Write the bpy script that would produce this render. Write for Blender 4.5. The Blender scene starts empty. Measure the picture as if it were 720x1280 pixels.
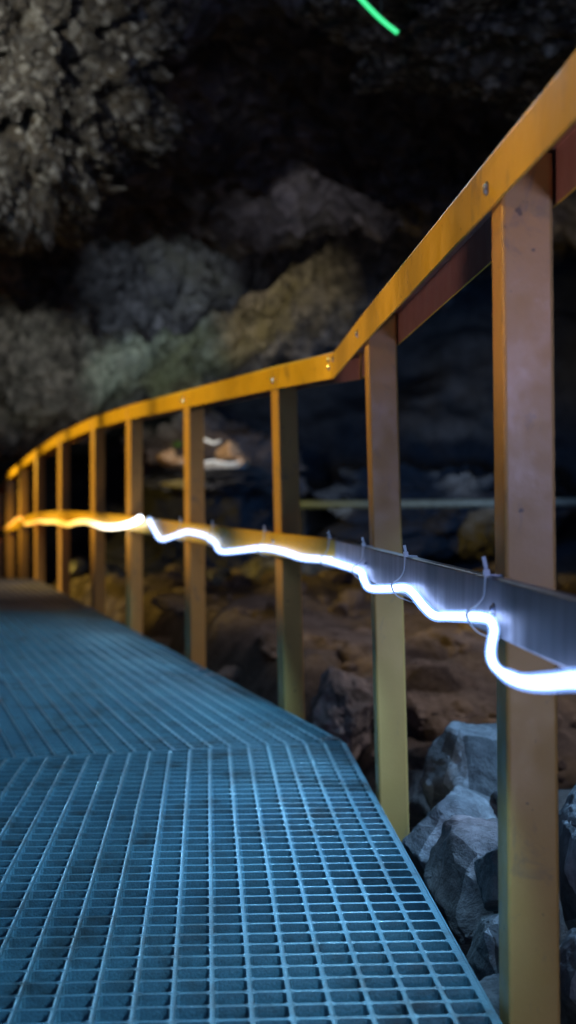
import bpy, bmesh, math, random
from mathutils import Vector, Matrix, noise

R = math.radians
scn = bpy.context.scene
C = scn.collection

# ------------------------------------------------------------------ camera
F, PX0, PY0 = 1800.0, 360.0, 640.0
CAM = Vector((0.0, 0.0, 0.55))
PITCH = math.atan(23.0 / 1800.0)
cp, sp = math.cos(PITCH), math.sin(PITCH)


def at(px, py, Y):
    """World point seen at photo pixel (px, py) at a distance Y along +Y."""
    u, v = (px - PX0) / F, -(py - PY0) / F
    d = Vector((u, cp + v * sp, v * cp - sp))
    return CAM + d * (Y / d.y)


def ray_plane(px, py, p0, n):
    d = at(px, py, 1.0) - CAM
    t = (p0 - CAM).dot(n) / d.dot(n)
    return CAM + d * t


cam = bpy.data.cameras.new('camera')
cam.sensor_fit = 'VERTICAL'
cam.sensor_height = 36.0
cam.lens = 36.0 * F / 1280.0
cam.clip_start, cam.clip_end = 0.05, 200
cam.dof.use_dof = True
cam.dof.focus_distance = 1.95
cam.dof.aperture_fstop = 4.3
co = bpy.data.objects.new('camera', cam)
C.objects.link(co)
co.location = CAM
co.rotation_euler = (R(90) - PITCH, 0, 0)
scn.camera = co

# ------------------------------------------------------------------ helpers


def tag(o, label=None, cat=None, group=None, kind=None):
    for k, v in (('label', label), ('category', cat), ('group', group), ('kind', kind)):
        if v:
            o[k] = v
    return o


def empty(name, loc=(0, 0, 0), rz=0.0):
    o = bpy.data.objects.new(name, None)
    C.objects.link(o)
    o.location = loc
    o.rotation_euler = (0, 0, rz)
    return o


def obj(name, bm, mat, parent=None, smooth=False, world=True):
    """Links a bmesh (world coordinates) as one object, below a thing when given."""
    me = bpy.data.meshes.new(name)
    bm.normal_update()
    bm.to_mesh(me)
    bm.free()
    if smooth:
        for p in me.polygons:
            p.use_smooth = True
    me.materials.append(mat)
    o = bpy.data.objects.new(name, me)
    C.objects.link(o)
    if parent is not None:
        o.parent = parent
        if world:
            m = Matrix.Identity(4)
            q = parent
            while q is not None:
                m = (Matrix.Translation(q.location) @ q.rotation_euler.to_matrix().to_4x4()) @ m
                q = q.parent
            me.transform(m.inverted())
    else:
        c = sum((v.co for v in me.vertices), Vector()) / max(1, len(me.vertices))
        me.transform(Matrix.Translation(-c))
        o.location = c
    return o


def prism(bm, p, q, sec, up=Vector((0, 0, 1)), bevel=0.0):
    """Closed section (list of (side, up) offsets) swept from p to q."""
    t = (q - p).normalized()
    s = t.cross(up).normalized()
    u = up
    ra = [bm.verts.new(p + s * a + u * b) for a, b in sec]
    rb = [bm.verts.new(q + s * a + u * b) for a, b in sec]
    n = len(sec)
    fs = []
    for i in range(n):
        fs.append(bm.faces.new((ra[i], ra[(i + 1) % n], rb[(i + 1) % n], rb[i])))
    fs.append(bm.faces.new(ra[::-1]))
    fs.append(bm.faces.new(rb))
    bmesh.ops.recalc_face_normals(bm, faces=fs)
    return ra, rb


def tube(bm, pts, r, seg=10, cap=True, rad=None):
    rings = []
    n = len(pts)
    prev = None
    for i, p in enumerate(pts):
        t = (pts[min(i + 1, n - 1)] - pts[max(i - 1, 0)]).normalized()
        a = prev if prev is not None else (Vector((0, 0, 1)) if abs(t.z) < .9 else Vector((1, 0, 0)))
        a = (a - t * a.dot(t)).normalized()
        prev = a
        b = t.cross(a)
        rr = rad[i] if rad else r
        rings.append([bm.verts.new(p + (a * math.cos(k * 2 * math.pi / seg) + b * math.sin(k * 2 * math.pi / seg)) * rr) for k in range(seg)])
    for i in range(n - 1):
        for k in range(seg):
            bm.faces.new((rings[i][k], rings[i][(k + 1) % seg], rings[i + 1][(k + 1) % seg], rings[i + 1][k]))
    if cap:
        bm.faces.new(rings[0][::-1])
        bm.faces.new(rings[-1])
    return rings


def smooth_path(pts, n=6):
    """Catmull-Rom through the points."""
    out = []
    for i in range(len(pts) - 1):
        p0, p1, p2, p3 = pts[max(i - 1, 0)], pts[i], pts[i + 1], pts[min(i + 2, len(pts) - 1)]
        for k in range(n):
            t = k / n
            out.append(0.5 * ((2 * p1) + (p2 - p0) * t + (2 * p0 - 5 * p1 + 4 * p2 - p3) * t * t + (3 * p1 - p0 - 3 * p2 + p3) * t ** 3))
    out.append(pts[-1].copy())
    return out


def interp(x, tab):
    if x <= tab[0][0]:
        return tab[0][1]
    for (a, fa), (b, fb) in zip(tab, tab[1:]):
        if x <= b:
            t = (x - a) / (b - a)
            t = t * t * (3 - 2 * t)
            return fa + (fb - fa) * t
    return tab[-1][1]


# ------------------------------------------------------------------ materials
def new_mat(name):
    m = bpy.data.materials.new(name)
    m.use_nodes = True
    nt = m.node_tree
    for n in list(nt.nodes):
        nt.nodes.remove(n)
    out = nt.nodes.new('ShaderNodeOutputMaterial')
    b = nt.nodes.new('ShaderNodeBsdfPrincipled')
    nt.links.new(b.outputs[0], out.inputs[0])
    tc = nt.nodes.new('ShaderNodeTexCoord')
    return m, nt, b, tc


def ramp(nt, src, stops):
    r = nt.nodes.new('ShaderNodeValToRGB')
    nt.links.new(src, r.inputs[0])
    e = r.color_ramp.elements
    while len(e) < len(stops):
        e.new(0.5)
    for i, (p, c) in enumerate(stops):
        e[i].position = p
        e[i].color = (c[0], c[1], c[2], 1) if not isinstance(c, (int, float)) else (c, c, c, 1)
    return r.outputs[0]


def noise_tex(nt, vec, scale, detail=6, rough=0.6, dist=0.0, stretch=None):
    n = nt.nodes.new('ShaderNodeTexNoise')
    n.inputs['Scale'].default_value = scale
    n.inputs['Detail'].default_value = detail
    n.inputs['Roughness'].default_value = rough
    n.inputs['Distortion'].default_value = dist
    if stretch:
        mp = nt.nodes.new('ShaderNodeMapping')
        mp.inputs['Scale'].default_value = stretch
        nt.links.new(vec, mp.inputs[0])
        vec = mp.outputs[0]
    nt.links.new(vec, n.inputs['Vector'])
    return n.outputs['Fac']


def mixc(nt, fac, a, b, mode='MIX'):
    m = nt.nodes.new('ShaderNodeMix')
    m.data_type = 'RGBA'
    m.blend_type = mode
    for s, v in ((m.inputs[0], fac), (m.inputs[6], a), (m.inputs[7], b)):
        if isinstance(v, (int, float)):
            s.default_value = v
        elif isinstance(v, tuple):
            s.default_value = (*v, 1)
        else:
            nt.links.new(v, s)
    return m.outputs[2]


def bump(nt, b, h, strength, dist):
    n = nt.nodes.new('ShaderNodeBump')
    n.inputs['Strength'].default_value = strength
    n.inputs['Distance'].default_value = dist
    nt.links.new(h, n.inputs['Height'])
    nt.links.new(n.outputs[0], b.inputs['Normal'])


def rock_mat(name, dark, mid, light, scale=3.0, bscale=14.0, bdist=0.03, vein=True, rough=0.9, pit=0.0):
    m, nt, b, tc = new_mat(name)
    v = tc.outputs['Object']
    c = ramp(nt, noise_tex(nt, v, scale, 8, 0.62, 0.4), [(0.3, dark), (0.5, mid), (0.72, light)])
    f = ramp(nt, noise_tex(nt, v, scale * 9, 5, 0.7), [(0.35, 0.55), (0.65, 1.15)])
    c = mixc(nt, 0.8, c, f, 'MULTIPLY')
    if vein:
        w = ramp(nt, noise_tex(nt, v, scale * 1.6, 3, 0.5, 2.0), [(0.485, 0.0), (0.5, 1.0), (0.515, 0.0)])
        c = mixc(nt, w, c, tuple(min(1, x * 1.5) for x in light))
    nt.links.new(c, b.inputs['Base Color'])
    b.inputs['Roughness'].default_value = rough
    b.inputs['Specular IOR Level'].default_value = 0.3
    h = noise_tex(nt, v, bscale, 8, 0.65, 0.3)
    if pit:
        vo = nt.nodes.new('ShaderNodeTexVoronoi')
        vo.inputs['Scale'].default_value = pit
        nt.links.new(v, vo.inputs['Vector'])
        h = mixc(nt, .5, h, vo.outputs['Distance'])
        nt.links.new(mixc(nt, .85, c, ramp(nt, vo.outputs['Color'], [(.1, .35), (.5, .8), (.9, 1.7)]), 'MULTIPLY'), b.inputs['Base Color'])
    bump(nt, b, h, 1.0, bdist)
    return m


M = {}
M['ceiling'] = rock_mat('cave_rock', (.09, .075, .075), (.16, .14, .14), (.28, .25, .24), 1.2, 6.0, .16, vein=False, pit=11.0)
M['pebbly'] = rock_mat('pebbly_rock', (.10, .09, .075), (.24, .22, .19), (.42, .38, .31), 5.0, 22.0, .06, vein=False)
nt = M['pebbly'].node_tree
b = [n for n in nt.nodes if n.type == 'BSDF_PRINCIPLED'][0]
old = b.inputs['Base Color'].links[0].from_socket
vo = nt.nodes.new('ShaderNodeTexVoronoi')
vo.inputs['Scale'].default_value = 34.0
tc = [n for n in nt.nodes if n.type == 'TEX_COORD'][0]
nt.links.new(tc.outputs['Object'], vo.inputs['Vector'])
cellv = ramp(nt, vo.outputs['Color'], [(.12, (.22, .22, .24)), (.38, (.56, .47, .32)), (.62, (.85, .82, .74)), (.9, (2.7, 2.75, 2.6))])
nt.links.new(mixc(nt, .9, old, cellv, 'MULTIPLY'), b.inputs['Base Color'])
# ochre-green stains on the cave rock
nt = M['ceiling'].node_tree
b = [n for n in nt.nodes if n.type == 'BSDF_PRINCIPLED'][0]
old = b.inputs['Base Color'].links[0].from_socket
tc = [n for n in nt.nodes if n.type == 'TEX_COORD'][0]
st = ramp(nt, noise_tex(nt, tc.outputs['Object'], .75, 4, .6, .5), [(.50, 0.0), (.62, .45)])
nt.links.new(mixc(nt, st, old, (.24, .20, .11)), b.inputs['Base Color'])
M['olive'] = rock_mat('olive_rock', (.14, .12, .06), (.30, .26, .14), (.44, .38, .22), 3.0, 12.0, .06, vein=False)
M['grey_rock'] = rock_mat('grey_limestone', (.13, .13, .135), (.24, .235, .24), (.38, .375, .37), 5.0, 16.0, .045, vein=False, pit=9.0)
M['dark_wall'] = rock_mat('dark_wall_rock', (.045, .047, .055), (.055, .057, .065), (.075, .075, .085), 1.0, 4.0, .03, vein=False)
M['red_rock'] = rock_mat('ridged_reddish_stone', (.13, .11, .11), (.23, .19, .185), (.35, .31, .30), 5.0, 16.0, .045, vein=False, pit=9.0)
M['tan_rock'] = rock_mat('tan_rock', (.10, .075, .062), (.20, .155, .135), (.33, .27, .24), 5.0, 16.0, .03, vein=False)
M['pale_rock'] = rock_mat('pale_rock', (.40, .39, .38), (.60, .59, .57), (.72, .71, .70), 8.0, 16.0, .02, vein=False)
M['orange_rock'] = rock_mat('orange_rock', (.38, .20, .10), (.58, .36, .20), (.70, .55, .42), 10.0, 16.0, .02)
M['ground'] = rock_mat('brown_cave_ground', (.065, .048, .042), (.13, .10, .088), (.22, .18, .16), 2.2, 9.0, .05, vein=False)


def paint(name, base, worn, rough=0.38):
    m, nt, b, tc = new_mat(name)
    v = tc.outputs['Object']
    c = ramp(nt, noise_tex(nt, v, 7.0, 5, 0.6), [(0.3, tuple(x * .86 for x in base)), (0.7, base)])
    st = ramp(nt, noise_tex(nt, v, 16.0, 6, 0.7, 0.8, (1, 1, .55)), [(0.56, 0.0), (0.70, .85)])
    c = mixc(nt, st, c, worn)
    sp_ = ramp(nt, noise_tex(nt, v, 60.0, 2, 0.5), [(0.72, 0.0), (0.76, .8)])
    c = mixc(nt, sp_, c, tuple(x * .35 for x in worn))
    nt.links.new(c, b.inputs['Base Color'])
    rr = ramp(nt, noise_tex(nt, v, 22.0, 4, 0.6), [(0.3, rough - .08), (0.7, rough + .14)])
    nt.links.new(rr, b.inputs['Roughness'])
    bump(nt, b, noise_tex(nt, v, 180.0, 3, 0.6), 0.12, .002)
    return m


M['yellow'] = paint('yellow_rail_paint', (.70, .42, .035), (.36, .22, .06))
M['ochre'] = paint('ochre_post_paint', (.60, .335, .10), (.30, .20, .11))


M['channel_inside'] = paint('red_brown_inside', (.42, .19, .14), (.30, .15, .11), .4)  # red-brown colour for the inner faces of the handrail channel


def metal(name, base, rough, streak=True, metallic=0.85):
    m, nt, b, tc = new_mat(name)
    v = tc.outputs['Object']
    n = noise_tex(nt, v, 26.0, 5, 0.65, 0.2, (1, 1, .12) if streak else None)
    c = ramp(nt, n, [(0.3, tuple(x * .6 for x in base)), (0.7, base)])
    nt.links.new(c, b.inputs['Base Color'])
    nt.links.new(ramp(nt, n, [(0.3, rough + .15), (0.7, rough)]), b.inputs['Roughness'])
    b.inputs['Metallic'].default_value = metallic
    bump(nt, b, n, .2, .003)
    return m


M['steel'] = metal('streaked_grey_rail', (.40, .41, .45), .33, True, .45)  # grey, streaked tone of the near mid-rail run
M['screw'] = metal('zinc_screw', (.7, .7, .72), .25, False, 1.0)
M['dark_steel'] = metal('dark_beam_steel', (.10, .10, .11), .5, False, .5)
M['pipe'] = metal('pale_pipe_metal', (.20, .30, .40), .5, False, .1)

# gritty moulded grating
m, nt, b, tc = new_mat('gritty_blue_grey_grating')
v = tc.outputs['Object']
c = ramp(nt, noise_tex(nt, v, 3.0, 5, 0.6), [(0.3, (.085, .185, .235)), (0.7, (.13, .27, .32))])
g = ramp(nt, noise_tex(nt, v, 420.0, 2, 0.5), [(0.3, .55), (0.6, 1.0), (0.8, 1.3)])
c = mixc(nt, .7, c, g, 'MULTIPLY')
d = ramp(nt, noise_tex(nt, v, 11.0, 4, 0.7), [(0.50, 0.0), (0.68, .75)])
c = mixc(nt, d, c, (.05, .06, .06))
nt.links.new(c, b.inputs['Base Color'])
b.inputs['Roughness'].default_value = .36
b.inputs['Specular IOR Level'].default_value = .7
bump(nt, b, noise_tex(nt, v, 260.0, 3, 0.6), .45, .003)
M['grating'] = m
m2 = m.copy()
m2.name = 'warm_lit_brown_grating'
for n in m2.node_tree.nodes:
    if n.type == 'VALTORGB' and abs(n.color_ramp.elements[0].color[0] - .085) < 1e-4:
        n.color_ramp.elements[0].color = (.15, .14, .13, 1)  # brown far copy: the warm light there is put into the colour
        n.color_ramp.elements[1].color = (.24, .22, .20, 1)
M['warm_lit_grating'] = m2

m, nt, b, tc = new_mat('clear_nylon_tie')
b.inputs['Base Color'].default_value = (.62, .66, .68, 1)
b.inputs['Roughness'].default_value = .35
M['nylon'] = m
m, nt, b, tc = new_mat('moss_green')
c = ramp(nt, noise_tex(nt, tc.outputs['Object'], 30, 4), [(.3, (.03, .08, .015)), (.7, (.09, .22, .04))])
nt.links.new(c, b.inputs['Base Color'])
b.inputs['Roughness'].default_value = .9
M['moss'] = m


def glow(name, col, strength, attr=False):
    m, nt, b, tc = new_mat(name)
    b.inputs['Base Color'].default_value = (.8, .8, .8, 1)
    b.inputs['Roughness'].default_value = .3
    if attr:
        a = nt.nodes.new('ShaderNodeVertexColor')
        a.layer_name = 'glow'
        nt.links.new(a.outputs[0], b.inputs['Emission Color'])
    else:
        b.inputs['Emission Color'].default_value = (*col, 1)
    b.inputs['Emission Strength'].default_value = strength
    return m


M['led'] = glow('cool_white_led', (.52, .63, 1.0), 3.2)
m, nt, b, tc = new_mat('clear_blue_sleeve')
b.inputs['Base Color'].default_value = (.7, .85, 1, 1)
b.inputs['Alpha'].default_value = .22
b.inputs['Roughness'].default_value = .2
b.inputs['Emission Color'].default_value = (.12, .34, 1.0, 1)
b.inputs['Emission Strength'].default_value = 2.2
M['sleeve'] = m
M['led_warm'] = glow('warm_to_white_led', (1, 1, 1), 1.3, True)
M['green'] = glow('green_light', (.03, 1.0, .28), 1.1)
M['far_led'] = glow('far_white_led', (.75, .9, 1.0), .38)

# ------------------------------------------------------------------ walkway layout (metres)
K = Vector((.124, 3.19, 0))                       # right-hand corner of the deck at the bend
U1 = Vector((-.0565, 1, 0)).normalized()
U2 = Vector((-.287, 1, 0)).normalized()
R1 = Vector((U1.y, -U1.x, 0))
R2 = Vector((U2.y, -U2.x, 0))
ZD = [(9.2, 0.0), (10.4, -.06), (11.6, -.20), (13.5, -.50)]


def drop(Y):
    if Y <= 9.2:
        return 0.0
    for (a, fa), (b_, fb) in zip(ZD, ZD[1:]):
        if Y <= b_:
            return fa + (fb - fa) * (Y - a) / (b_ - a)
    return ZD[-1][1]


# ------------------------------------------------------------------ grating panels
P, BW, CH, DEPTH = .0421, .0062, .0018, .036


def grating(s0, s1, org, U, Rt, width, clip=None):
    """A moulded grid: bars of P pitch from station s0 to s1, edge at offset 0, going left."""
    bm = bmesh.new()
    ncol = int(width / P)
    cols = [(-(i * P) - (BW + .002 if i == 0 else BW) + (0 if i == 0 else 0), -(i * P)) for i in range(ncol + 1)]
    nrow = int(round((s1 - s0) / P))
    pr = (s1 - s0) / nrow
    rows = [(s0 + j * pr, s0 + j * pr + BW) for j in range(nrow)] + [(s1 - BW, s1)]
    rows[-2 + 1] = (s1 - BW, s1)

    def W(a, s, z):
        p = org + Rt * a + U * s
        return Vector((p.x, p.y, z + drop(p.y)))
    # edges along each axis, ascending
    xs = []
    for lo, hi in reversed(cols):
        xs += [lo, hi]
    ys = []
    for lo, hi in rows:
        ys += [lo, hi]
    vt = {}

    def V(a, s, z):
        k = (round(a, 5), round(s, 5), round(z, 5))
        if k not in vt:
            vt[k] = bm.verts.new(W(a, s, z))
        return vt[k]

    def quad(*q):
        try:
            bm.faces.new(q)
        except ValueError:
            pass
    # top, flat faces kept clear of the chamfers round each hole
    nx, ny = len(xs) - 1, len(ys) - 1
    e, ZT = CH, -.0009

    def hole(i, j):
        return 0 <= i < nx and 0 <= j < ny and i % 2 == 1 and j % 2 == 1
    for i in range(nx):
        for j in range(ny):
            xa, xb, ya, yb = xs[i], xs[i + 1], ys[j], ys[j + 1]
            if hole(i, j):
                o_ = [(xa - e, ya - e), (xb + e, ya - e), (xb + e, yb + e), (xa - e, yb + e)]

                def octa(g, c):
                    return [(xa - g + c, ya - g), (xb + g - c, ya - g), (xb + g, ya - g + c), (xb + g, yb + g - c),
                            (xb + g - c, yb + g), (xa - g + c, yb + g), (xa - g, yb + g - c), (xa - g, ya - g + c)]
                i_, l_ = octa(0, .0036), octa(.0008, .0036)
                for k in range(4):      # raised rim round the hole, then the draughted wall
                    a, b_ = i_[2 * k], i_[2 * k + 1]
                    quad(V(*o_[k], ZT), V(*o_[(k + 1) % 4], ZT), V(*b_, 0), V(*a, 0))
                    quad(V(*o_[(k + 1) % 4], ZT), V(*i_[(2 * k + 2) % 8], 0), V(*b_, 0))
                for k in range(8):
                    quad(V(*i_[k], 0), V(*i_[(k + 1) % 8], 0), V(*l_[(k + 1) % 8], -DEPTH), V(*l_[k], -DEPTH))
            else:
                ax = xa if i % 2 == 0 else xa - e
                bx = xb if i % 2 == 0 else xb + e
                # node squares shrink to leave room for the chamfers
                if i % 2 == 0 and j % 2 == 0:
                    l = e if i > 0 else 0
                    r = e if i < nx - 1 else 0
                    d_ = e if j > 0 else 0
                    u = e if j < ny - 1 else 0
                    quad(V(xa + l, ya + d_, ZT), V(xb - r, ya + d_, ZT), V(xb - r, yb - u, ZT), V(xa + l, yb - u, ZT))
                elif i % 2 == 0:        # bar running along the walkway, beside a hole
                    l = e if i > 0 else 0
                    r = e if i < nx - 1 else 0
                    quad(V(xa + l, ya - e, ZT), V(xb - r, ya - e, ZT), V(xb - r, yb + e, ZT), V(xa + l, yb + e, ZT))
                else:                   # bar running across
                    d_ = e if j > 0 else 0
                    u = e if j < ny - 1 else 0
                    quad(V(xa - e, ya + d_, ZT), V(xb + e, ya + d_, ZT), V(xb + e, yb - u, ZT), V(xa - e, yb - u, ZT))
    # outer sides
    x0, x1, y0, y1 = xs[0], xs[-1], ys[0], ys[-1]
    n = 12
    for k in range(n):
        a, b_ = y0 + (y1 - y0) * k / n, y0 + (y1 - y0) * (k + 1) / n
        for x in (x0, x1):
            bm.faces.new([bm.verts.new(W(x, a, 0)), bm.verts.new(W(x, b_, 0)), bm.verts.new(W(x, b_, -DEPTH)), bm.verts.new(W(x, a, -DEPTH))])
    for y in (y0, y1):
        bm.faces.new([bm.verts.new(W(x0, y, 0)), bm.verts.new(W(x1, y, 0)), bm.verts.new(W(x1, y, -DEPTH)), bm.verts.new(W(x0, y, -DEPTH))])
    if clip:
        p, nrm = clip
        geom = bm.verts[:] + bm.edges[:] + bm.faces[:]
        bmesh.ops.bisect_plane(bm, geom=geom, plane_co=p, plane_no=nrm, clear_outer=True)
    bmesh.ops.recalc_face_normals(bm, faces=bm.faces[:])
    return bm


def edge_clip(p, U, Rt):
    """A small saddle clip with its bolt."""
    bm = bmesh.new()
    z = drop(p.y)
    q = Vector((p.x, p.y, z + .0008)) - Rt * .024
    sec = [(-.020, .0), (.020, .0), (.020, .0025), (-.020, .0025)]
    prism(bm, q - U * .009, q + U * .009, sec)
    ring = tube(bm, [q + Vector((0, 0, .0025)), q + Vector((0, 0, .007))], .006, 6)
    return bm


def panel(name, s0, s1, org, U, Rt, label, clip=None, clips=(), gm='grating'):
    bm = grating(s0, s1, org, U, Rt, 1.24, clip)
    c = org + U * ((s0 + s1) / 2) - Rt * .6
    root = empty(name, (c.x, c.y, drop(c.y) - DEPTH), math.atan2(U.y, U.x) - R(90))
    tag(root, label, 'grating', 'grating panels of the walkway')
    obj('grid', bm, M[gm], root)
    # edge angle along the outer side
    e = bmesh.new()
    n = 6
    a = s0 + (.002 if clip is None else 0)
    b_ = s1 - .002 if clip is None else -.006
    for k in range(n):
        p, q = org + U * (a + (b_ - a) * k / n), org + U * (a + (b_ - a) * (k + 1) / n)
        p, q = Vector((p.x, p.y, drop(p.y))), Vector((q.x, q.y, drop(q.y)))
        prism(e, p, q, [(.0005, -.042), (.0045, -.042), (.0045, -.004), (.0005, -.004)])
    obj('edge_strip', e, M[gm], root)
    for s in clips:
        obj('saddle_clip', edge_clip(org + U * s, U, Rt), M['screw'], root)
    return root


panel('grating_panel', -2.90, .25, K, U1, R1, 'nearest blue grating panel with large sharp cells, cut at a slant at the bend',
      clip=(K - U2 * .004, U2), clips=(-1.76,))
panel('grating_panel', 0.0, .0421 * 30, K, U2, R2, 'short grating panel just past the bend, between the slanted seam and the fourth post', clips=(.03, .0421 * 30 - .05))
panel('grating_panel', .0421 * 30 + .006, .0421 * 90, K, U2, R2, 'middle grating panel with blurred cells, past the short panel at the bend', clips=(1.36, 3.70))
panel('grating_panel', .0421 * 90 + .006, .0421 * 146, K, U2, R2, 'far grating panel turning brownish where the walkway crests', clips=(3.88,), gm='warm_lit_grating')
panel('grating_panel', .0421 * 146 + .006, .0421 * 240, K, U2, R2, 'farthest grating panel dropping away behind the crest of the walkway', gm='warm_lit_grating')

# beams that carry the deck
bt = empty('deck_frame', (K.x - .5, K.y, -.45))
tag(bt, 'dark steel frame of beams and legs carrying the grating from below', 'frame')
for off in (-.035, -1.18):
    bm = bmesh.new()
    for a, b_, o_, U, Rt in ((-2.9, -.012, K, U1, R1), (0.012, 6.3, K, U2, R2), (6.3, 9.8, K, U2, R2)):
        p, q = o_ + Rt * off + U * a, o_ + Rt * off + U * b_
        p, q = Vector((p.x, p.y, -.036 + drop(p.y))), Vector((q.x, q.y, -.036 + drop(q.y)))
        prism(bm, p, q, [(-.03, -.10), (.03, -.10), (.03, -.093), (-.023, -.093), (-.023, -.007), (.03, -.007), (.03, 0), (-.03, 0)])
    obj('beam', bm, M['dark_steel'], bt)
    for s in (-2.2, -.5, 1.0, 2.6, 4.2, 5.8):
        U, Rt = (U1, R1) if s < 0 else (U2, R2)
        p = K + Rt * off + U * s
        bm = bmesh.new()
        prism(bm, Vector((p.x, p.y, -.95)), Vector((p.x, p.y, -.137)), [(-.025, -.025), (.025, -.025), (.025, .025), (-.025, .025)], up=Vector((0, 1, 0)))
        obj('leg', bm, M['dark_steel'], bt)

# ------------------------------------------------------------------ railing
PW = .055
# (division px at top, at base, distance, rail top z, extra yaw)
POSTS = [
    (625, 638, 1.498, .912, 0), (458, 474, 2.637, .885, 0),
    (346, 356, 3.694, .878, 3), (236, 238, 4.80, .897, 8), (163, 163, 5.92, .915, 11),
    (118, 118, 6.89, .918, 12), (76, 76, 8.14, .895, 12), (46, 46, 9.35, .842, 12),
    (26, 26, 10.37, .780, 12), (9, 9, 11.4, .71, 12), (-6, -6, 12.4, .60, 12),
]
LEG, WID, TH = .060, .068, .0032
MID_TOP, MID_H = .457, .060
rail_root = empty('railing', (K.x + .03, K.y, 0))
tag(rail_root, 'long yellow metal railing of square posts along the right edge of the walkway', 'railing')


def post_pts(d):
    pt, pb, Y, zt, yaw = d
    x_t, x_b = (pt - PX0) / F * Y, (pb - PX0) / F * Y
    return Vector((x_t, Y, zt)), Vector((x_b, Y, 0 + drop(Y)))


tops, bases = zip(*[post_pts(d) for d in POSTS])
# nearer post behind the camera side, just outside the frame, on the same line
near_top = tops[0] + (tops[0] - tops[1]) * .98 + Vector((0, 0, .0))
near_base = bases[0] + (bases[0] - bases[1]) * .98

for d, T, B in zip(POSTS, tops, bases):
    i = POSTS.index(d)
    U = U1 if i < 2 else U2
    yaw = R(d[4])
    u = Vector((U.x * math.cos(yaw) - U.y * math.sin(yaw), U.x * math.sin(yaw) + U.y * math.cos(yaw), 0))
    r = Vector((u.y, -u.x, 0))
    ax = (T - B).normalized()
    lo = B - ax * (.30 if i else .34)
    hi = B + (T - B) * ((T.z - .006 - B.z) / (T.z - B.z)) if i != 0 else B + (T - B) * ((T.z - .008 - B.z) / (T.z - B.z))
    bm = bmesh.new()
    off = [(0, 0), (1, 0), (1, 1), (0, 1)]
    va = [bm.verts.new(lo + r * (PW * a) + u * (PW * b_)) for a, b_ in off]
    vb = [bm.verts.new(hi + r * (PW * a) + u * (PW * b_)) for a, b_ in off]
    for k in range(4):
        bm.faces.new((va[k], va[(k + 1) % 4], vb[(k + 1) % 4], vb[k]))
    bm.faces.new(va[::-1])
    bm.faces.new(vb)
    bmesh.ops.recalc_face_normals(bm, faces=bm.faces[:])
    ed = [e for e in bm.edges if abs((e.verts[0].co - e.verts[1].co).z) > .3]
    bmesh.ops.bevel(bm, geom=ed, offset=.0045, segments=3, affect='EDGES', profile=.5)
    o = obj('post', bm, M['ochre'], rail_root)

# handrail: an inverted channel in straight lengths
IN = .006


def line_pts(idx, kink=None):
    return [tops[i] for i in idx]


def chan(pts, name):
    """inverted channel whose walkway-side top corner runs through pts"""
    bm = bmesh.new()
    w, t, h, c = WID, TH, LEG, .005
    c = .008
    arc = [(c - c * math.cos(R(k * 18)), -c + c * math.sin(R(k * 18))) for k in range(6)]
    sec = [(0, -h)] + arc + [(w - a_, b_) for a_, b_ in reversed(arc)] + [(w, -h), (w - t, -h), (w - t, -t), (t, -t), (t, -h)]
    rings = []
    n = len(pts)
    for i, p in enumerate(pts):
        a = (pts[i] - pts[i - 1]) if i else (pts[1] - pts[0])
        b_ = (pts[i + 1] - pts[i]) if i < n - 1 else (pts[-1] - pts[-2])
        a, b_ = a.normalized(), b_.normalized()
        t_ = (a + b_)
        t_.z = 0
        t_.normalize()
        s = Vector((t_.y, -t_.x, 0)) / max(.3, math.sqrt((1 + Vector((a.x, a.y)).normalized().dot(Vector((b_.x, b_.y)).normalized())) / 2))
        rings.append([bm.verts.new(p + s * q[0] + Vector((0, 0, q[1]))) for q in sec])
    m_ = len(sec)
    for i in range(n - 1):
        for k in range(m_):
            bm.faces.new((rings[i][k], rings[i][(k + 1) % m_], rings[i + 1][(k + 1) % m_], rings[i + 1][k]))
    bm.faces.new(rings[0][::-1])
    bm.faces.new(rings[-1])
    bmesh.ops.recalc_face_normals(bm, faces=bm.faces[:])
    bm.normal_update()
    o = obj(name, bm, M['yellow'], rail_root)
    o.data.materials.append(M['channel_inside'])
    k0 = m_ - 5
    for i in range(n - 1):
        for k in range(k0, m_):
            if k0 + 1 <= k <= m_ - 2:
                o.data.polygons[i * m_ + k].material_index = 1
    return o


def inset(T, Rt):
    return T - Rt * IN


a0 = inset(near_top, R1)
p1, p2 = inset(tops[0], R1), inset(tops[1], R1)
q3, q4 = inset(tops[2], R2), inset(tops[3], R2)
# where the two runs meet in plan
d1 = (p2 - p1)
d2 = (q4 - q3)
den = d1.x * d2.y - d1.y * d2.x
tt = ((q3.x - p1.x) * d2.y - (q3.y - p1.y) * d2.x) / den
KT = Vector((p1.x + d1.x * tt, p1.y + d1.y * tt, .866))
a0.z = .935
h1 = chan([a0, p1, p2, KT - (KT - p2).normalized() * .0015], 'handrail')
run2 = [KT + (q3 - KT).normalized() * .0035] + [inset(tops[i], R2) for i in range(2, 6)]
h2 = chan(run2, 'handrail')
h3 = chan([run2[-1] + (inset(tops[6], R2) - run2[-1]).normalized() * .003] + [inset(tops[i], R2) for i in range(6, 11)], 'handrail')


def screw(p, n, parent, r=.0062, name='screw'):
    bm = bmesh.new()
    tube(bm, [p + n * .0002, p + n * .0014, p + n * .0016, p + n * .0036, p + n * .0048], r, 12,
         rad=[r * 1.25, r * 1.25, r * .85, r * .8, r * .4])
    obj(name, bm, M['screw'], parent, smooth=False)


def rail_plane(p, q):
    t = (q - p)
    t.z = 0
    t.normalize()
    return Vector((-t.y, t.x, 0))          # towards the walkway


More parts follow.
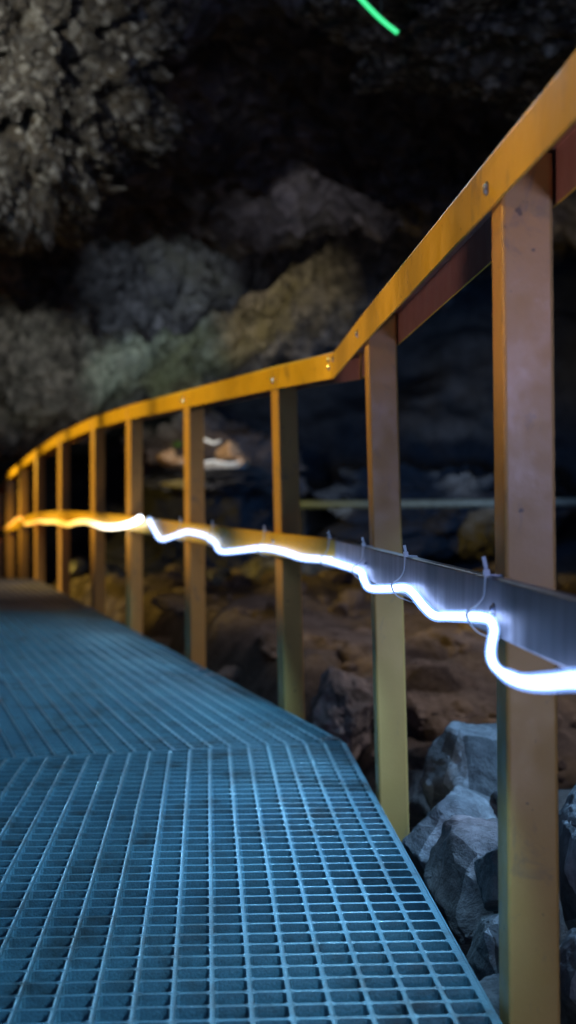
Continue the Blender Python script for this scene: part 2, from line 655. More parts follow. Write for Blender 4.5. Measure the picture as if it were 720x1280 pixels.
n1 = rail_plane(p1, p2)
n2 = rail_plane(q3, q4)
for px, py in ((609, 236), (447, 417), (414.6, 459), (416.5, 449)):
    screw(ray_plane(px, py, p1, n1), n1, h1)
for px, py in ((411, 449), (411.5, 459), (341, 476), (229, 501), (158, 519)):
    screw(ray_plane(px, py, q3, n2), n2, h2)

# mid rail: a bar with a folded lower lip on the walkway side of the posts


def bar(pts, name, mat, Rts, zt=MID_TOP):
    bm = bmesh.new()
    h, w, c = MID_H, .014, .0028
    sec = [(0, -c), (c * .3, -c * .3), (c, 0), (w, 0), (w, -.004), (.006, -.004), (.006, -h + .004), (w, -h + .004), (w, -h), (c, -h), (c * .3, -h + c * .3), (0, -h + c)]
    rings = []
    n = len(pts)
    for p, Rt in zip(pts, Rts):
        rings.append([bm.verts.new(p + Rt * (q[0] - w - .0015) + Vector((0, 0, q[1]))) for q in sec])
    m_ = len(sec)
    for i in range(n - 1):
        for k in range(m_):
            bm.faces.new((rings[i][k], rings[i][(k + 1) % m_], rings[i + 1][(k + 1) % m_], rings[i + 1][k]))
    bm.faces.new(rings[0][::-1])
    bm.faces.new(rings[-1])
    bmesh.ops.recalc_face_normals(bm, faces=bm.faces[:])
    return obj(name, bm, mat, rail_root)


def on_post(T, B, z):
    return B + (T - B) * ((z - B.z) / (T.z - B.z))


MZ = [.468, .463, .453, .449, .452, .460, .462, .452, .425, .365, .30, .20]
mp0 = on_post(near_top, near_base, MZ[0])
mps = [on_post(T, B, z) for T, B, z in zip(tops, bases, MZ[1:])]
# plan crossing of the two mid-rail runs
e1, e2 = mps[1] - mps[0], mps[3] - mps[2]
den = e1.x * e2.y - e1.y * e2.x
tt = ((mps[2].x - mps[0].x) * e2.y - (mps[2].y - mps[0].y) * e2.x) / den
MK = Vector((mps[0].x + e1.x * tt, mps[0].y + e1.y * tt, .4485))
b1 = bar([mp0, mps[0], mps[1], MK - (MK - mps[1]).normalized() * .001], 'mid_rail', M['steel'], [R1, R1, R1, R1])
b1['label'] = 'grey mid rail'
b2 = bar([MK + (mps[2] - MK).normalized() * .004] + mps[2:6], 'mid_rail', M['yellow'], [R2] * 5)
b3 = bar([mps[5] + (mps[6] - mps[5]).normalized() * .004] + mps[6:], 'mid_rail', M['yellow'], [R2] * 6)
fm1 = mps[0] - R1 * .0155
fm2 = mps[2] - R2 * .0155
m1n = rail_plane(mps[0], mps[1])
m2n = rail_plane(mps[2], mps[3])
screw(ray_plane(617, 763, fm1, m1n), m1n, b1, .006)
screw(ray_plane(458.5, 706, fm1, m1n), m1n, b1, .006)
screw(ray_plane(342, 676, fm2, m2n), m2n, b2, .006)

# ------------------------------------------------------------------ rope lights
RO = .0095


def rope_pts(px_list, p0, n, out=.011):
    return [ray_plane(x, y, p0 + n * (out), n) for x, y in px_list]


A2 = [(187, 650), (193, 663), (201, 674), (215, 671), (232, 665), (246, 667), (257, 670.5), (268, 678), (276, 689), (300, 688), (327, 685), (352, 689), (377, 697), (405, 699.5)]
A1 = [(430, 707), (447, 712.5), (453, 717), (455.5, 725), (462, 735), (485, 736), (505, 734.5), (516, 741), (530, 758), (543, 769), (560, 770), (585, 770.5), (603, 771.5),
      (613, 776), (617.5, 787), (615, 802), (613.5, 816), (617, 830), (629, 842), (653, 852), (682, 853), (720, 850), (770, 856)]
pa = rope_pts(A2, fm2, m2n) + rope_pts(A1, fm1, m1n)
last = pa[-1]
tail_dir = (mp0 - mps[0]).normalized()
for k, dz in enumerate((.0, .012, -.006, .01)):
    pa.append(last + tail_dir * (.14 * (k + 1)) + Vector((0, 0, dz)))
rt = empty('rope_light', (pa[5].x, pa[5].y, pa[5].z))
tag(rt, 'long glowing cool white rope light tied in waves along the mid rail towards the foreground', 'rope light', 'rope lights on the mid rail')
bm = bmesh.new()
path = smooth_path(pa, 7)
rads = []
for p in path:
    q = p - CAM
    yy = 617 - q.z / q.y * F
    xx = PX0 + q.x / q.y * F
    rads.append(interp(xx, [(400, .0098), (460, .0078), (520, .0074), (600, .0068), (622, .0056), (640, .0078), (680, .0092)]))
tube(bm, path, RO, 12, rad=[r_ * .68 for r_ in rads])
lt = obj('light_tube', bm, M['led'], rt, smooth=True)
bm = bmesh.new()
tube(bm, path, RO, 14, cap=False, rad=[r_ * 1.02 for r_ in rads])
obj('sleeve', bm, M['sleeve'], rt, smooth=True)
bm = bmesh.new()
t0 = (path[0] - path[1]).normalized()
tube(bm, [path[0] + t0 * .0005, path[0] + t0 * .014, path[0] + t0 * .018], RO * 1.1, 12, rad=[RO * 1.15, RO * 1.12, RO * .5])
obj('end_cap', bm, M['nylon'], rt, smooth=True)

Bp = [(175, 648), (168, 652.5), (158, 656), (145, 658.5), (130, 658.5), (118, 655), (107, 652), (95, 653), (85, 656), (76, 654), (67, 652), (58, 652.5), (48, 651.5), (40, 654), (32, 655)]
Bq = [(28, 649), (23, 648), (17, 653), (8, 661), (0, 667), (-10, 674)]
for pts_px, label, cols in (
    (Bp, 'short rope light fading from white to yellow on the far part of the mid rail',
     [(0.0, (3.6, 4.0, 4.4)), (.24, (3.0, 2.7, 1.9)), (.42, (1.7, 1.15, .36)), (.58, (1.25, .66, .10)), (1, (1.05, .42, .05))]),
    (Bq, 'orange rope light sloping down the far end of the mid rail at the left edge', [(0.0, (1.1, .36, .04)), (1, (1.0, .30, .02))])):
    pb = rope_pts(pts_px, fm2, m2n, .036)
    path = smooth_path(pb, 6)
    rb = empty('rope_light', path[len(path) // 2])
    tag(rb, label, 'rope light', 'rope lights on the mid rail')
    bm = bmesh.new()
    lay = bm.verts.layers.float_color.new('glow')
    rings = tube(bm, path, .0125, 10)
    for i, rg in enumerate(rings):
        c = []
        t = i / (len(rings) - 1)
        for k in range(3):
            c.append(interp(t, [(p, q[k]) for p, q in cols]))
        for vv in rg:
            vv[lay] = (*c, 1)
    obj('light_tube', bm, M['led_warm'], rb, smooth=True)

# ------------------------------------------------------------------ cable ties round the mid rail
TIES = [(226, 660, 2, 'cable tie on the mid rail beside the fourth post'), (266, 663, 2, 'cable tie on the yellow mid rail just right of the fourth post'),
        (331, 671, 2, 'cable tie on the yellow mid rail just left of the third post'), (412, 682, 2, 'cable tie at the bend where yellow mid rail meets grey'),
        (455, 690, 1, 'cable tie on the grey mid rail in front of the second post'), (508, 700, 1, 'cable tie on the grey mid rail just right of the second post'),
        (609, 722, 1, 'cable tie with an upright tail on the mid rail beside the nearest post')]
for px, py, sec_, label in TIES:
    p0, n, U, Rt = (fm1, m1n, U1, R1) if sec_ == 1 else (fm2, m2n, U2, R2)
    c = ray_plane(px, py, p0, n)
    # mid rail top at this station
    run = ([mp0] + mps[:2] + [MK]) if sec_ == 1 else ([MK] + mps[2:6])
    zt = MK.z
    for a, b_ in zip(run, run[1:]):
        lo_, hi_ = sorted((a.y, b_.y))
        if lo_ <= c.y <= hi_:
            zt = a.z + (b_.z - a.z) * (c.y - a.y) / (b_.y - a.y)
    # rope height here
    best = min(smooth_path(pa, 7), key=lambda q: (Vector((q.x, q.y)) - Vector((c.x, c.y))).length)
    zr = best.z
    zb = min(zr - RO - .001, zt - MID_H - .0015)
    loop2 = [(-.0155, zt + .001), (.0005, zt + .0012), (.0025, zt - .004), (.004, zt - .02), (.010, zr + RO + .004), (.020, zr + RO * .6), (.0215, zr), (.016, zr - RO - .001), (.004, min(zb, zr - RO - .002)), (-.0155, zb)]
    base = Vector((c.x, c.y, 0))
    pts3 = [base + n * a + Vector((0, 0, z)) for a, z in loop2]
    tr = empty('cable_tie', (c.x, c.y, zt))
    tag(tr, label, 'cable tie', 'cable ties holding the rope light')
    bm = bmesh.new()
    path = smooth_path(pts3 + [pts3[0]], 4)
    hw, th = .0027, .0008
    rings = []
    for i, p in enumerate(path):
        t = (path[min(i + 1, len(path) - 1)] - path[max(i - 1, 0)]).normalized()
        o_ = U.cross(t).normalized()
        rings.append([bm.verts.new(p + U * a + o_ * b_) for a, b_ in ((-hw, -th), (hw, -th), (hw, th), (-hw, th))])
    for i in range(len(rings) - 1):
        for k in range(4):
            bm.faces.new((rings[i][k], rings[i][(k + 1) % 4], rings[i + 1][(k + 1) % 4], rings[i + 1][k]))
    bmesh.ops.recalc_face_normals(bm, faces=bm.faces[:])
    obj('strap', bm, M['nylon'], tr)
    bm = bmesh.new()
    hp = base + n * .001 + Vector((0, 0, zt + .0035))
    prism(bm, hp - U * .0035, hp + U * .0035, [(-.004, -.002), (.004, -.002), (.003, .004), (-.003, .004)])
    obj('head', bm, M['nylon'], tr)
    bm = bmesh.new()
    tl = .012 if px != 609 else .017
    prism(bm, hp + Vector((0, 0, .0042)), hp + Vector((0, 0, .004 + tl * .8)) - R1 * tl * .22 - U * .004, [(-.002, -.0007), (.002, -.0007), (.002, .0007), (-.002, .0007)], up=Vector((0, 1, 0)))
    obj('tail', bm, M['nylon'], tr)

# ------------------------------------------------------------------ rocks


def rock(name, c, rad, seed, mat, label, cat='rock', group=None, sub=5, planes=14, cut=.78, rough=.10, rz=0.0, fine=1.0, kind=None, freq=1.0, tilt=0.0, pebble=0.0, flats=(), grow=1.0):
    rnd = random.Random(seed)
    bm = bmesh.new()
    bmesh.ops.create_icosphere(bm, subdivisions=sub, radius=1.0)
    pl = []
    for _ in range(planes):
        n = Vector((rnd.gauss(0, 1), rnd.gauss(0, 1), rnd.gauss(0, 1))).normalized()
        pl.append((n, rnd.uniform(cut - .14, cut + .12)))
    for f_ in flats:
        pl.append((Vector(f_[:3]).normalized(), f_[3]))
    o3 = Vector((seed * 3.7 % 97, seed * 1.9 % 61, seed * 5.3 % 83))
    for vv in bm.verts:
        p = vv.co.copy()
        for n, d_ in pl:
            k = p.dot(n) - d_
            if k > 0:
                p -= n * k * .94
        q = p * freq
        f = noise.fractal(q * 2.2 + o3, 1.0, 2.1, 5) * rough + noise.ridged_multi_fractal(q * 3.1 + o3, .9, 2.2, 4, 1.0, 2.0) * rough * .32 - rough * .3
        f += noise.fractal(q * 11 + o3, .8, 2.2, 4) * .022 * fine
        if pebble:
            d_ = noise.voronoi(p * pebble + noise.noise_vector(p * pebble * .5) * .16)[0]
            f += (.55 - min(1.0, d_[0] * 1.3)) * .040 + (min(.5, d_[1] - d_[0])) * .028 + noise.ridged_multi_fractal(p * 7.0 + o3, .6, 2.2, 4, 1, 2) * .035
        vv.co = p + vv.co.normalized() * f
    bm.transform(Matrix.Translation(c) @ Matrix.Rotation(rz, 4, 'Z') @ Matrix.Rotation(tilt, 4, 'Y') @ Matrix.Diagonal((*(q * grow for q in rad), 1)))
    o = obj(name, bm, mat, None, smooth=True)
    o.data.set_sharp_from_angle(angle=R(30))
    return tag(o, label if kind is None else None, cat if kind is None else None, group, kind)


def px_rock(name, px, py, Y, hw, hh, depth, *a, **k):
    """rock whose half sizes are given in photo pixels at its distance"""
    s = Y / F
    return rock(name, at(px, py, Y), (hw * s, depth, hh * s), *a, **k)


G = 'stones heaped beside the walkway'
px_rock('stone', 590, 962, 2.75, 68, 72, .12, 11, M['grey_rock'], 'pale blocky stone with a flat top, highest of the heap left of the nearest post', group=G, rough=.05, fine=.9, grow=1.22, planes=18, cut=.66, flats=((.05, -.25, 1, .62), (-1, -.25, .12, .72), (.1, -1, .1, .6)))
px_rock('stone', 575, 1066, 2.45, 80, 78, .14, 23, M['grey_rock'], 'broad blue-grey stone under the flat-topped pale block', group=G, rough=.05, fine=.9, grow=1.22, planes=18, cut=.66)
px_rock('stone', 618, 1122, 2.12, 92, 90, .12, 37, M['red_rock'], 'reddish ridged stone beside the deck edge below the broad grey stone', group=G, rough=.05, fine=.9, grow=1.22, planes=18, cut=.66, tilt=.5)
px_rock('stone', 640, 1098, 1.93, 44, 46, .07, 41, M['grey_rock'], 'small stone with a lit broken edge peeping out behind the nearest post', group=G, rough=.05, fine=.9, grow=1.22, planes=18, cut=.66)
px_rock('stone', 634, 1190, 1.84, 58, 62, .08, 53, M['grey_rock'], 'rounded smooth stone low beside the near deck edge', group=G, rough=.05, fine=.9, grow=1.22, planes=18, cut=.66)
px_rock('stone', 634, 1262, 1.70, 38, 40, .05, 59, M['grey_rock'], 'small stone at the foot of the nearest post by the bottom edge', group=G, rough=.05, fine=.9, grow=1.22, planes=18, cut=.66)
px_rock('stone', 738, 1080, 2.0, 52, 115, .13, 61, M['grey_rock'], 'tall stone right of the nearest post, cut off by the picture edge', group=G, rough=.05, fine=.9, grow=1.22, planes=18, cut=.66)
px_rock('stone', 740, 1235, 1.75, 50, 70, .09, 67, M['grey_rock'], 'low stone right of the nearest post in the bottom right corner', group=G, rough=.05, fine=.9, grow=1.22, planes=18, cut=.66)
px_rock('stone', 540, 995, 3.05, 52, 40, .12, 71, M['tan_rock'], 'low brown stone behind the stone heap near the second post', group=G, rough=.05, fine=.9, grow=1.22, planes=18, cut=.66)
px_rock('stone', 655, 1010, 2.45, 36, 30, .08, 73, M['grey_rock'], 'small grey stone wedged behind the nearest post', group=G, rough=.05, fine=.9, grow=1.22, planes=18, cut=.66)
G2 = 'boulders on the cave floor beyond the railing'
px_rock('boulder', 425, 905, 4.1, 52, 62, .22, 83, M['red_rock'], 'rugged tan boulder seen between the second and third posts', 'boulder', G2, planes=20, cut=.68, grow=1.2, fine=1.6, rough=.12)
px_rock('boulder', 556, 905, 4.3, 62, 40, .25, 89, M['tan_rock'], 'dark brown boulder behind the pale flat-topped stone', 'boulder', G2, planes=20, cut=.68, grow=1.2, fine=1.6, rough=.12)
px_rock('boulder', 420, 820, 5.4, 85, 40, .5, 97, M['tan_rock'], 'flat brown slab lying behind the rugged tan boulder', 'boulder', G2, planes=20, cut=.68, grow=1.2, fine=1.6, rough=.14)
px_rock('boulder', 300, 815, 6.2, 62, 42, .45, 101, M['tan_rock'], 'brown boulder between the third and fourth posts', 'boulder', G2, planes=20, cut=.68, grow=1.2, fine=1.6, rough=.12)
px_rock('boulder', 560, 810, 5.6, 80, 36, .5, 103, M['tan_rock'], 'low brown slab between the second and nearest posts', 'boulder', G2, planes=20, cut=.68, grow=1.2, fine=1.6, rough=.15)
px_rock('boulder', 205, 765, 8.2, 34, 24, .35, 107, M['tan_rock'], 'small blurred boulder between the fourth and fifth posts', 'boulder', G2, planes=20, cut=.68, grow=1.2, fine=1.6)
px_rock('boulder', 270, 728, 9.2, 24, 16, .22, 109, M['grey_rock'], 'pale blurred stone beside the fourth post under the glowing rope', 'boulder', G2, planes=20, cut=.68, grow=1.2, fine=1.6)
px_rock('boulder', 355, 716, 9.0, 62, 24, .3, 113, M['grey_rock'], 'dim grey boulder behind the third post under the mid rail', 'boulder', G2, planes=20, cut=.68, grow=1.2, fine=1.6)
px_rock('boulder', 190, 727, 10.2, 13, 10, .12, 127, M['grey_rock'], 'little pale stone right of the fifth post', 'boulder', G2, planes=20, cut=.68, grow=1.2, fine=1.6)
px_rock('boulder', 98, 708, 10.9, 16, 14, .2, 131, M['grey_rock'], 'pale stone between the sixth and seventh posts', 'boulder', G2, planes=20, cut=.68, grow=1.2, fine=1.6)
px_rock('boulder', 140, 722, 10.5, 18, 16, .2, 137, M['grey_rock'], 'grey stone between the fifth and sixth posts', 'boulder', G2, planes=20, cut=.68, grow=1.2, fine=1.6)
px_rock('boulder', 606, 668, 8.0, 32, 34, .25, 139, M['dark_wall'], 'dim grey rock left of the nearest post above the mid rail', 'boulder', G2, planes=20, cut=.68, grow=1.2, fine=1.6, rough=.12)

# ------------------------------------------------------------------ ground


def edge_x(y):
    if y < K.y:
        return K.x - .0565 * (y - K.y)
    return K.x - .287 * (y - K.y)


bm = bmesh.new()
NX, NY = 260, 280
grid = []
ground_z = []
for j in range(NY + 1):
    y = -2 + 22 * (j / NY) ** 1.25
    row = []
    for i in range(NX + 1):
        x = -9 + 18 * i / NX
        t = x - edge_x(y)
        side = interp(t, [(.0, 0.0), (.45, 1.0)])
        left = interp(-t, [(1.3, 0.0), (1.9, 1.0)])
        z = -.62 + (.40 + interp(y, [(3.0, 0), (6.5, .18), (10, .12)])) * side + .3 * left + drop(y) * .8
        q = Vector((x, y, 3.0))
        z += noise.fractal(q * .9, 1.0, 2.1, 5) * .10 + noise.ridged_multi_fractal(q * 1.7, .9, 2.1, 5, 1, 2) * .05
        z += noise.fractal(q * 5, .6, 2.1, 5) * .045 + noise.ridged_multi_fractal(q * 4, .7, 2.2, 4, 1, 2) * .022
        if t < .05 and t > -1.35:
            z = min(z, -.40 + drop(y))
        row.append(bm.verts.new((x, y, z)))
    ground_z.append([q.co.z for q in row])
    grid.append(row)
for j in range(NY):
    for i in range(NX):
        bm.faces.new((grid[j][i], grid[j][i + 1], grid[j + 1][i + 1], grid[j + 1][i]))
tag(obj('ground', bm, M['ground'], None, smooth=True), kind='structure')

rnd = random.Random(5)
bm = bmesh.new()
bmesh.ops.create_icosphere(bm, subdivisions=2, radius=1.0)
bm.verts.index_update()
ICO_V = [q.co.copy() for q in bm.verts]
ICO_F = [[q.index for q in f_.verts] for f_ in bm.faces]
bm.free()
bm = bmesh.new()
for k in range(1500):
    y = 1.2 + 9.5 * rnd.random() ** 1.4
    x = edge_x(y) + .14 + 4.0 * rnd.random() ** 1.6
    j = min(NY - 1, int(((y + 2) / 22) ** (1 / 1.25) * NY))
    i = min(NX, int((x + 9) / 18 * NX))
    z = ground_z[j][i]
    r_ = .016 + .085 * rnd.random() ** 4
    pl = [(Vector((rnd.gauss(0, 1), rnd.gauss(0, 1), rnd.gauss(0, 1))).normalized(), rnd.uniform(.55, .85)) for _ in range(7)]
    sc_ = Vector((r_ * rnd.uniform(.8, 1.6), r_ * rnd.uniform(.8, 1.5), r_ * rnd.uniform(.5, 1.0)))
    vs = []
    for p in ICO_V:
        p = p.copy()
        for n, d_ in pl:
            q = p.dot(n) - d_
            if q > 0:
                p -= n * q
        vs.append(bm.verts.new((x + p.x * sc_.x, y + p.y * sc_.y, z + p.z * sc_.z + sc_.z * .3)))
    for f_ in ICO_F:
        bm.faces.new([vs[q] for q in f_])
tag(obj('rubble', bm, M['tan_rock'], None), kind='stuff')

# ------------------------------------------------------------------ cave ceiling and outcrops
prof = [(-3, 3.1), (2, 3.05), (4.5, 3.0), (6.5, 2.78), (7.7, 2.42), (8.4, 2.12), (8.7, 2.08), (9.6, 2.22), (10.2, 2.12), (10.5, 1.80), (10.7, 1.56),
        (11.1, 1.54), (11.5, 1.34), (11.9, 1.18), (12.6, 1.2), (13.5, 1.5), (16, 2.2)]
bm = bmesh.new()
NX, NS = 360, 330
Ls = [0]
for a, b_ in zip(prof, prof[1:]):
    Ls.append(Ls[-1] + math.hypot(b_[0] - a[0], b_[1] - a[1]))
grid = []
for j in range(NS + 1):
    s = Ls[-1] * (j / NS)
    k = max(i for i in range(len(Ls)) if Ls[i] <= s + 1e-9)
    k = min(k, len(prof) - 2)
    t = (s - Ls[k]) / (Ls[k + 1] - Ls[k])
    y0 = prof[k][0] + (prof[k + 1][0] - prof[k][0]) * t
    z0 = prof[k][1] + (prof[k + 1][1] - prof[k][1]) * t
    row = []
    for i in range(NX + 1):
        x = -7 + 14 * i / NX
        w = interp(y0, [(8.7, 0), (10.2, 1)])
        z = z0 + w * .40 * (max(-2.6, min(1.6, x)) + 1.5)
        q = Vector((x, y0, z))
        a = noise.fractal(q * .55 + Vector((3, 1, 7)), 1, 2.1, 6) * .42
        r_ = (noise.ridged_multi_fractal(q * .8 + Vector((9, 2, 4)), .9, 2.1, 6, 1, 2) - 1.0) * .20
        d_ = noise.voronoi(q * 2.6 + noise.noise_vector(q * 1.4) * .7)[0]
        f = noise.fractal(q * 3.5, .55, 2.2, 5) * .10 - (min(.55, d_[1] - d_[0]) - .2) * .10 + noise.ridged_multi_fractal(q * 2.4, .7, 2.2, 4, 1, 2) * .05
        row.append(bm.verts.new((x, y0 + (a + f) * .8 * w, z + (a - r_ + f))))
    grid.append(row)
for j in range(NS):
    for i in range(NX):
        bm.faces.new((grid[j][i], grid[j + 1][i], grid[j + 1][i + 1], grid[j][i + 1]))
tag(obj('cave_ceiling', bm, M['ceiling'], None, smooth=True), kind='structure')


def outcrop(px, py, Y, hw, hh, depth, seed, mat, **k):
    k = {'kind': 'structure', 'sub': 6, 'rough': .24, 'fine': 1.8, **k}
    return px_rock('rock_outcrop', px, py, Y, hw, hh, depth, seed, mat, None, None, **k)


outcrop(-10, 30, 6.3, 195, 205, .9, 201, M['pebbly'], planes=6, cut=.95, freq=1.9, fine=2.2, sub=7, pebble=27.0, rough=.34)
outcrop(10, 250, 7.0, 120, 45, .7, 203, M['pebbly'], fine=3, freq=1.6, pebble=11.0, rough=.4)
outcrop(640, 10, 5.8, 190, 85, .8, 241, M['pebbly'], fine=3.5, pebble=9.0, rough=.4)
outcrop(262, 578, 12.9, 105, 58, .5, 271, M['tan_rock'], fine=3, rough=.4)
outcrop(250, 690, 12.6, 130, 92, .6, 257, M['dark_wall'], fine=3, rough=.4)
outcrop(560, 640, 12.8, 150, 60, .6, 263, M['dark_wall'], fine=3, rough=.4)

# far wall closing the cave under the ceiling's lip
bm = bmesh.new()
grid = []
NX, NZ = 200, 90
for j in range(NZ + 1):
    z = -1.2 + 4.6 * j / NZ
    row = []
    for i in range(NX + 1):
        x = -8 + 16 * i / NX
        y = 14.2 - .22 * x + .10 * x * x * (x > 0) * -.4
        q = Vector((x, z * 1.3, 5.0))
        a = noise.fractal(q * .7 + Vector((2, 8, 1)), 1, 2.1, 6) * .45
        r_ = noise.ridged_multi_fractal(q * 1.1, .9, 2.1, 6, 1, 2) * .12
        f = noise.fractal(q * 5, .8, 2.2, 5) * .04
        row.append(bm.verts.new((x, y - a - r_ - f, z + a * .3)))
    grid.append(row)
for j in range(NZ):
    for i in range(NX):
        bm.faces.new((grid[j][i], grid[j][i + 1], grid[j + 1][i + 1], grid[j + 1][i]))
tag(obj('cave_wall', bm, M['dark_wall'], None, smooth=True), kind='structure')

# lit niche far behind the railing
G3 = 'orange rocks on the far ledge'
px_rock('rock_ledge', 255, 604, 12.0, 78, 16, .5, 301, M['dark_wall'], 'rough lit rock ledge far behind the fourth post', 'ledge', planes=10, rough=.3)
RK = dict(sub=4, rough=.10, planes=16, cut=.62, grow=1.25)
px_rock('ledge_rock', 211, 573, 11.75, 13, 14, .12, 303, M['orange_rock'], 'warm lit orange rock on the left end of the far ledge', 'rock', G3, **RK)
px_rock('ledge_rock', 224, 579, 11.7, 9, 8, .08, 331, M['orange_rock'], 'small orange rock leaning on the larger one at the left end of the far ledge', 'rock', G3, **RK)
px_rock('ledge_rock', 288, 568, 11.8, 17, 15, .14, 307, M['orange_rock'], 'warm lit peaked orange rock on the right end of the far ledge', 'rock', G3, tilt=.5, **RK)
px_rock('ledge_rock', 303, 577, 11.7, 9, 6, .08, 337, M['orange_rock'], 'low orange rock at the right tip of the far ledge', 'rock', G3, **RK)
px_rock('ledge_rock', 268, 583, 11.65, 36, 5, .12, 317, M['pale_rock'], 'pale flat stone between the orange rocks on the far ledge', 'rock', **RK)
px_rock('moss_clump', 222, 556, 11.75, 6, 4, .05, 311, M['moss'], 'small green moss clump on top of the left orange rock', 'moss', sub=4, rough=.35)
px_rock('ledge_stone', 235, 606, 11.3, 34, 7, .2, 313, M['pale_rock'], 'pale stone in the shade under the far lit ledge', 'rock', **RK)
G4 = 'light strips at the far ledge'
for a, b_, lab in (((248, 580), (302, 576), 'blurred white light strip along the front of the far ledge'), ((244, 552), (276, 551), 'blurred white light strip above the far ledge, between the orange rocks')):
    bm = bmesh.new()
    p, q = at(a[0], a[1], 11.45), at(b_[0], b_[1], 11.45)
    pp = smooth_path([p, p.lerp(q, .3) + Vector((0, 0, .016)), p.lerp(q, .7) - Vector((0, 0, .014)), q], 5)
    tube(bm, pp, .008, 8, rad=[0.002 + .005 * math.sin(math.pi * (k + .5) / len(pp)) for k in range(len(pp))])
    tag(obj('light_strip', bm, M['far_led'], None, smooth=True), lab, 'light strip', G4)

# green light tube overhead
gr = empty('green_light', at(470, 15, 4.6))
tag(gr, 'thin glowing green light tube hanging under the cave roof at the top edge', 'light')
bm = bmesh.new()
gp = [at(440, -14, 4.6), at(455, 3, 4.6), at(476, 24, 4.6), at(497, 41, 4.6)]
tube(bm, smooth_path(gp, 5), .0075, 10)
obj('light_tube', bm, M['green'], gr, smooth=True)
for p in (gp[1], gp[2]):
    bm = bmesh.new()
    tube(bm, [p + Vector((0, 0, .010)), p + Vector((.01, .03, .6))], .002, 6)
    obj('wire', bm, M['dark_steel'], gr)

# far pipe rail across the cave
pr = empty('pipe_rail', at(500, 700, 9.0))
tag(pr, 'pale horizontal pipe rail crossing the dark cave behind the posts', 'pipe rail')
bm = bmesh.new()
tube(bm, [at(372, 630.5, 9.17), at(480, 630.5, 9.1), at(620, 629, 9.0), at(800, 626, 8.9)], .026, 12)
obj('pipe', bm, M['pipe'], pr, smooth=True)
for px in (378, 640):
    a = at(px, 632, 9.18 if px < 400 else 8.99)
    bm = bmesh.new()
    tube(bm, [Vector((a.x, a.y, -.45)), a - Vector((0, 0, .02))], .02, 10)
    obj('pipe_post', bm, M['dark_steel'], pr, smooth=True)

# ------------------------------------------------------------------ light
w = bpy.data.worlds.new('World')
scn.world = w
w.use_nodes = True
bg = w.node_tree.nodes['Background']
bg.inputs[0].default_value = (.16, .42, 1.0, 1)
bg.inputs[1].default_value = .085


def lamp(name, loc, energy, col, size=.08, target=None, cone=None, blend=.8):
    l = bpy.data.lights.new(name, 'SPOT' if target is not None else 'POINT')
    l.energy = energy
    l.color = col
    l.shadow_soft_size = size
    o = bpy.data.objects.new(name, l)
    C.objects.link(o)
    o.location = loc
    if target is not None:
        l.spot_size = R(cone)
        l.spot_blend = blend
        o.rotation_euler = (Vector(target) - Vector(loc)).to_track_quat('-Z', 'Y').to_euler()
    return o


WARM = (1.0, .64, .15)
COOL = (.27, .63, .97)
YEL = (1, .68, .10)
for x_, y_, e_ in ((-1.2, 3.8, 50), (-1.52, 4.9, 66), (-1.9, 6.1, 78), (-2.15, 7.3, 80), (-2.3, 8.5, 60), (-2.5, 9.8, 55), (-2.65, 10.9, 50)):  # unseen yellow spots added along the far railing
    xr = 1.05 - .287 * (y_ - .35)
    zl = 1.12 if y_ < 7 else (.95 if y_ < 8 else .80)
    lamp('unseen_lamp', (x_, y_ - .35, zl + drop(y_)), e_, YEL, .05, (xr, y_ - .05, zl - .22 + drop(y_ + .6)), 58 if y_ < 8 else 84, .5)
for y_ in (1.3, 2.3, 3.0):  # unseen pinkish spots added to reach the inside of the handrail channel
    lamp('unseen_lamp', (-.30 - .14 * y_, y_, .15), 9, (1.0, .70, .66), .04, (.24 - .0675 * (y_ - .4), y_ + .05, .89), 40, .5)
lamp('unseen_lamp', (-.5, 5.4, 2.3), 42, (.6, .8, 1.0), .03, (.11, 2.7, .92), 20, .9)  # unseen spot added for a highlight along the handrail's top edge
lamp('unseen_lamp', (-2.15, 8.0, 1.3), 60, (1.0, .86, .70), .05, (-2.0, 8.3, 0), 90)  # unseen spot added to warm the far panels
for y_ in (.75, 1.2, 1.65, 2.1, 2.55, 2.95):  # unseen warm spots added for the near handrail
    lamp('unseen_lamp', (.27 - .0675 * y_ - .70, y_ - .05, 1.08), 5 + 2.0 * y_, WARM, .05, (.31 - .0675 * y_, y_, .91), 56, .5)
# unseen spots added along the rail for the strip's throw over the grating
for k in range(6):
    y_ = .30 + .56 * k
    p = Vector((.316 - .0565 * y_ - .055, y_, .43))
    lamp('strip_fill', p, 8, COOL, .010, p + Vector((-1, -.06, -.75)), 146, .3)
for k in range(4):
    p = K + U2 * (.35 + .8 * k) - R2 * .05 + Vector((0, 0, .42))
    lamp('strip_fill', p, 8, COOL, .012, p + Vector((-1, -.29, -.75)), 146, .3)
lamp('unseen_lamp', (.19, 2.2, 1.40), 14, COOL, .015, (-.55, 2.2, 0), 88)  # unseen cool spots added above the deck, down the next lines too
lamp('unseen_lamp', (.015, 3.6, 1.75), 26, COOL, .02, (-.9, 3.6, 0), 84)
lamp('unseen_lamp', (-.37, 5.0, 2.1), 64, COOL, .02, (-1.4, 4.7, 0), 80)
lamp('unseen_lamp', (0, -1.2, 2.0), 30, (.20, .36, 1.0), .5)  # unseen blue fill added behind the camera
lamp('unseen_lamp', (.33, 1.9, .2), .8, (1.0, .78, .92), .04, (.20, 2.65, .1), 60)  # unseen spots added for the fronts of the near posts
lamp('unseen_lamp', (.42, .55, .22), 5, (.74, .74, 1.0), .08, (.27, 1.5, .1), 50)
lamp('unseen_lamp', (.62, .42, .70), 17, (.45, .49, 1.0), .10, (.255, 1.5, .80), 50)
lamp('unseen_lamp', (1.0, 2.2, 1.2), 135, (.28, .58, 1.0), .04, (.42, 2.3, 0), 60)  # unseen blue spot added for the stone heap
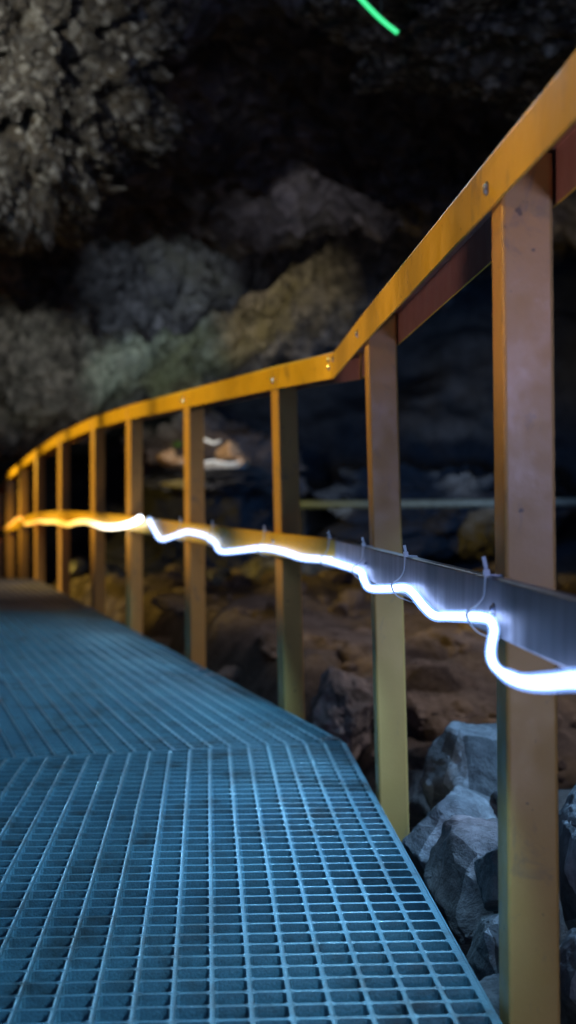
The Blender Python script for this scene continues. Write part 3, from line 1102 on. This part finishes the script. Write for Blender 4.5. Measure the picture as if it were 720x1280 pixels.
lamp('unseen_lamp', (-1.0, 3.0, 1.75), 270, (.90, .93, .94), .04, at(-25, 65, 6.3), 34, 1.0)
lamp('unseen_lamp', at(355, 470, 10.3), 60, (1.0, .88, .48), .04, at(350, 395, 11.6), 52)  # unseen spots added for the lit patches of cave rock
lamp('unseen_lamp', at(220, 470, 9.4), 30, (.62, .82, 1.0), .04, at(210, 385, 10.5), 60)
lamp('unseen_lamp', at(190, 530, 10.2), 38, (.66, 1.0, .78), .04, at(185, 455, 11.3), 60)
lamp('unseen_lamp', at(40, 560, 9.9), 28, (.90, 1.0, .84), .04, at(50, 462, 11.0), 64)
lamp('unseen_lamp', at(250, 520, 11.0), 13, (1.0, .90, .78), .05, at(252, 585, 12), 100)
lamp('unseen_lamp', at(650, 430, 7.5), 14, (1.0, .92, .84), .04, at(680, 315, 8.5), 56)
lamp('unseen_lamp', at(400, 370, 7.7), 9, (.84, .86, 1.0), .04, at(395, 280, 8.6), 70)
lamp('unseen_lamp', (.9, 5.6, 1.3), 20, (.92, .88, 1.0), .10, (.5, 5.4, -.1), 130)  # unseen spots added for the ground, boulders and pipe
lamp('unseen_lamp', (1.3, 4.0, 1.2), 34, (1.0, .88, .84), .10, (.45, 4.6, 0), 90)
lamp('unseen_lamp', (1.2, 7.4, .9), 34, (.7, .85, 1.0), .10, (.8, 9.2, .4), 80)
lamp('unseen_lamp', (1.0, 9.9, .5), 62, (.06, .35, 1.0), .20, (.7, 14, .7), 90)  # unseen blue spot added to give the far wall its navy
lamp('unseen_lamp', (1.4, 11.6, .4), 30, (.7, .85, 1.0), .05, at(580, 520, 13.5), 40)
lamp('unseen_lamp', at(430, 640, 12.1), 14, (.7, .85, 1.0), .05, at(405, 580, 13.7), 50)
lamp('unseen_lamp', (.6, 2.5, 2.2), 22, (.56, .6, 1.0), .15, (.2, 8, 2.9), 90)  # unseen spot added to lift the dark ceiling

for o in scn.objects:
    if o.type == 'LIGHT' and o.data.color[2] < .3:
        o.data.specular_factor = .2
# ------------------------------------------------------------------ render settings
scn.view_settings.view_transform = 'Standard'
scn.view_settings.look = 'None'
scn.view_settings.exposure = 0
scn.view_settings.gamma = 1
scn.view_settings.use_curve_mapping = False
scn.render.engine = 'CYCLES'
scn.cycles.use_denoising = True
scn.cycles.max_bounces = 6
scn.cycles.sample_clamp_indirect = 4
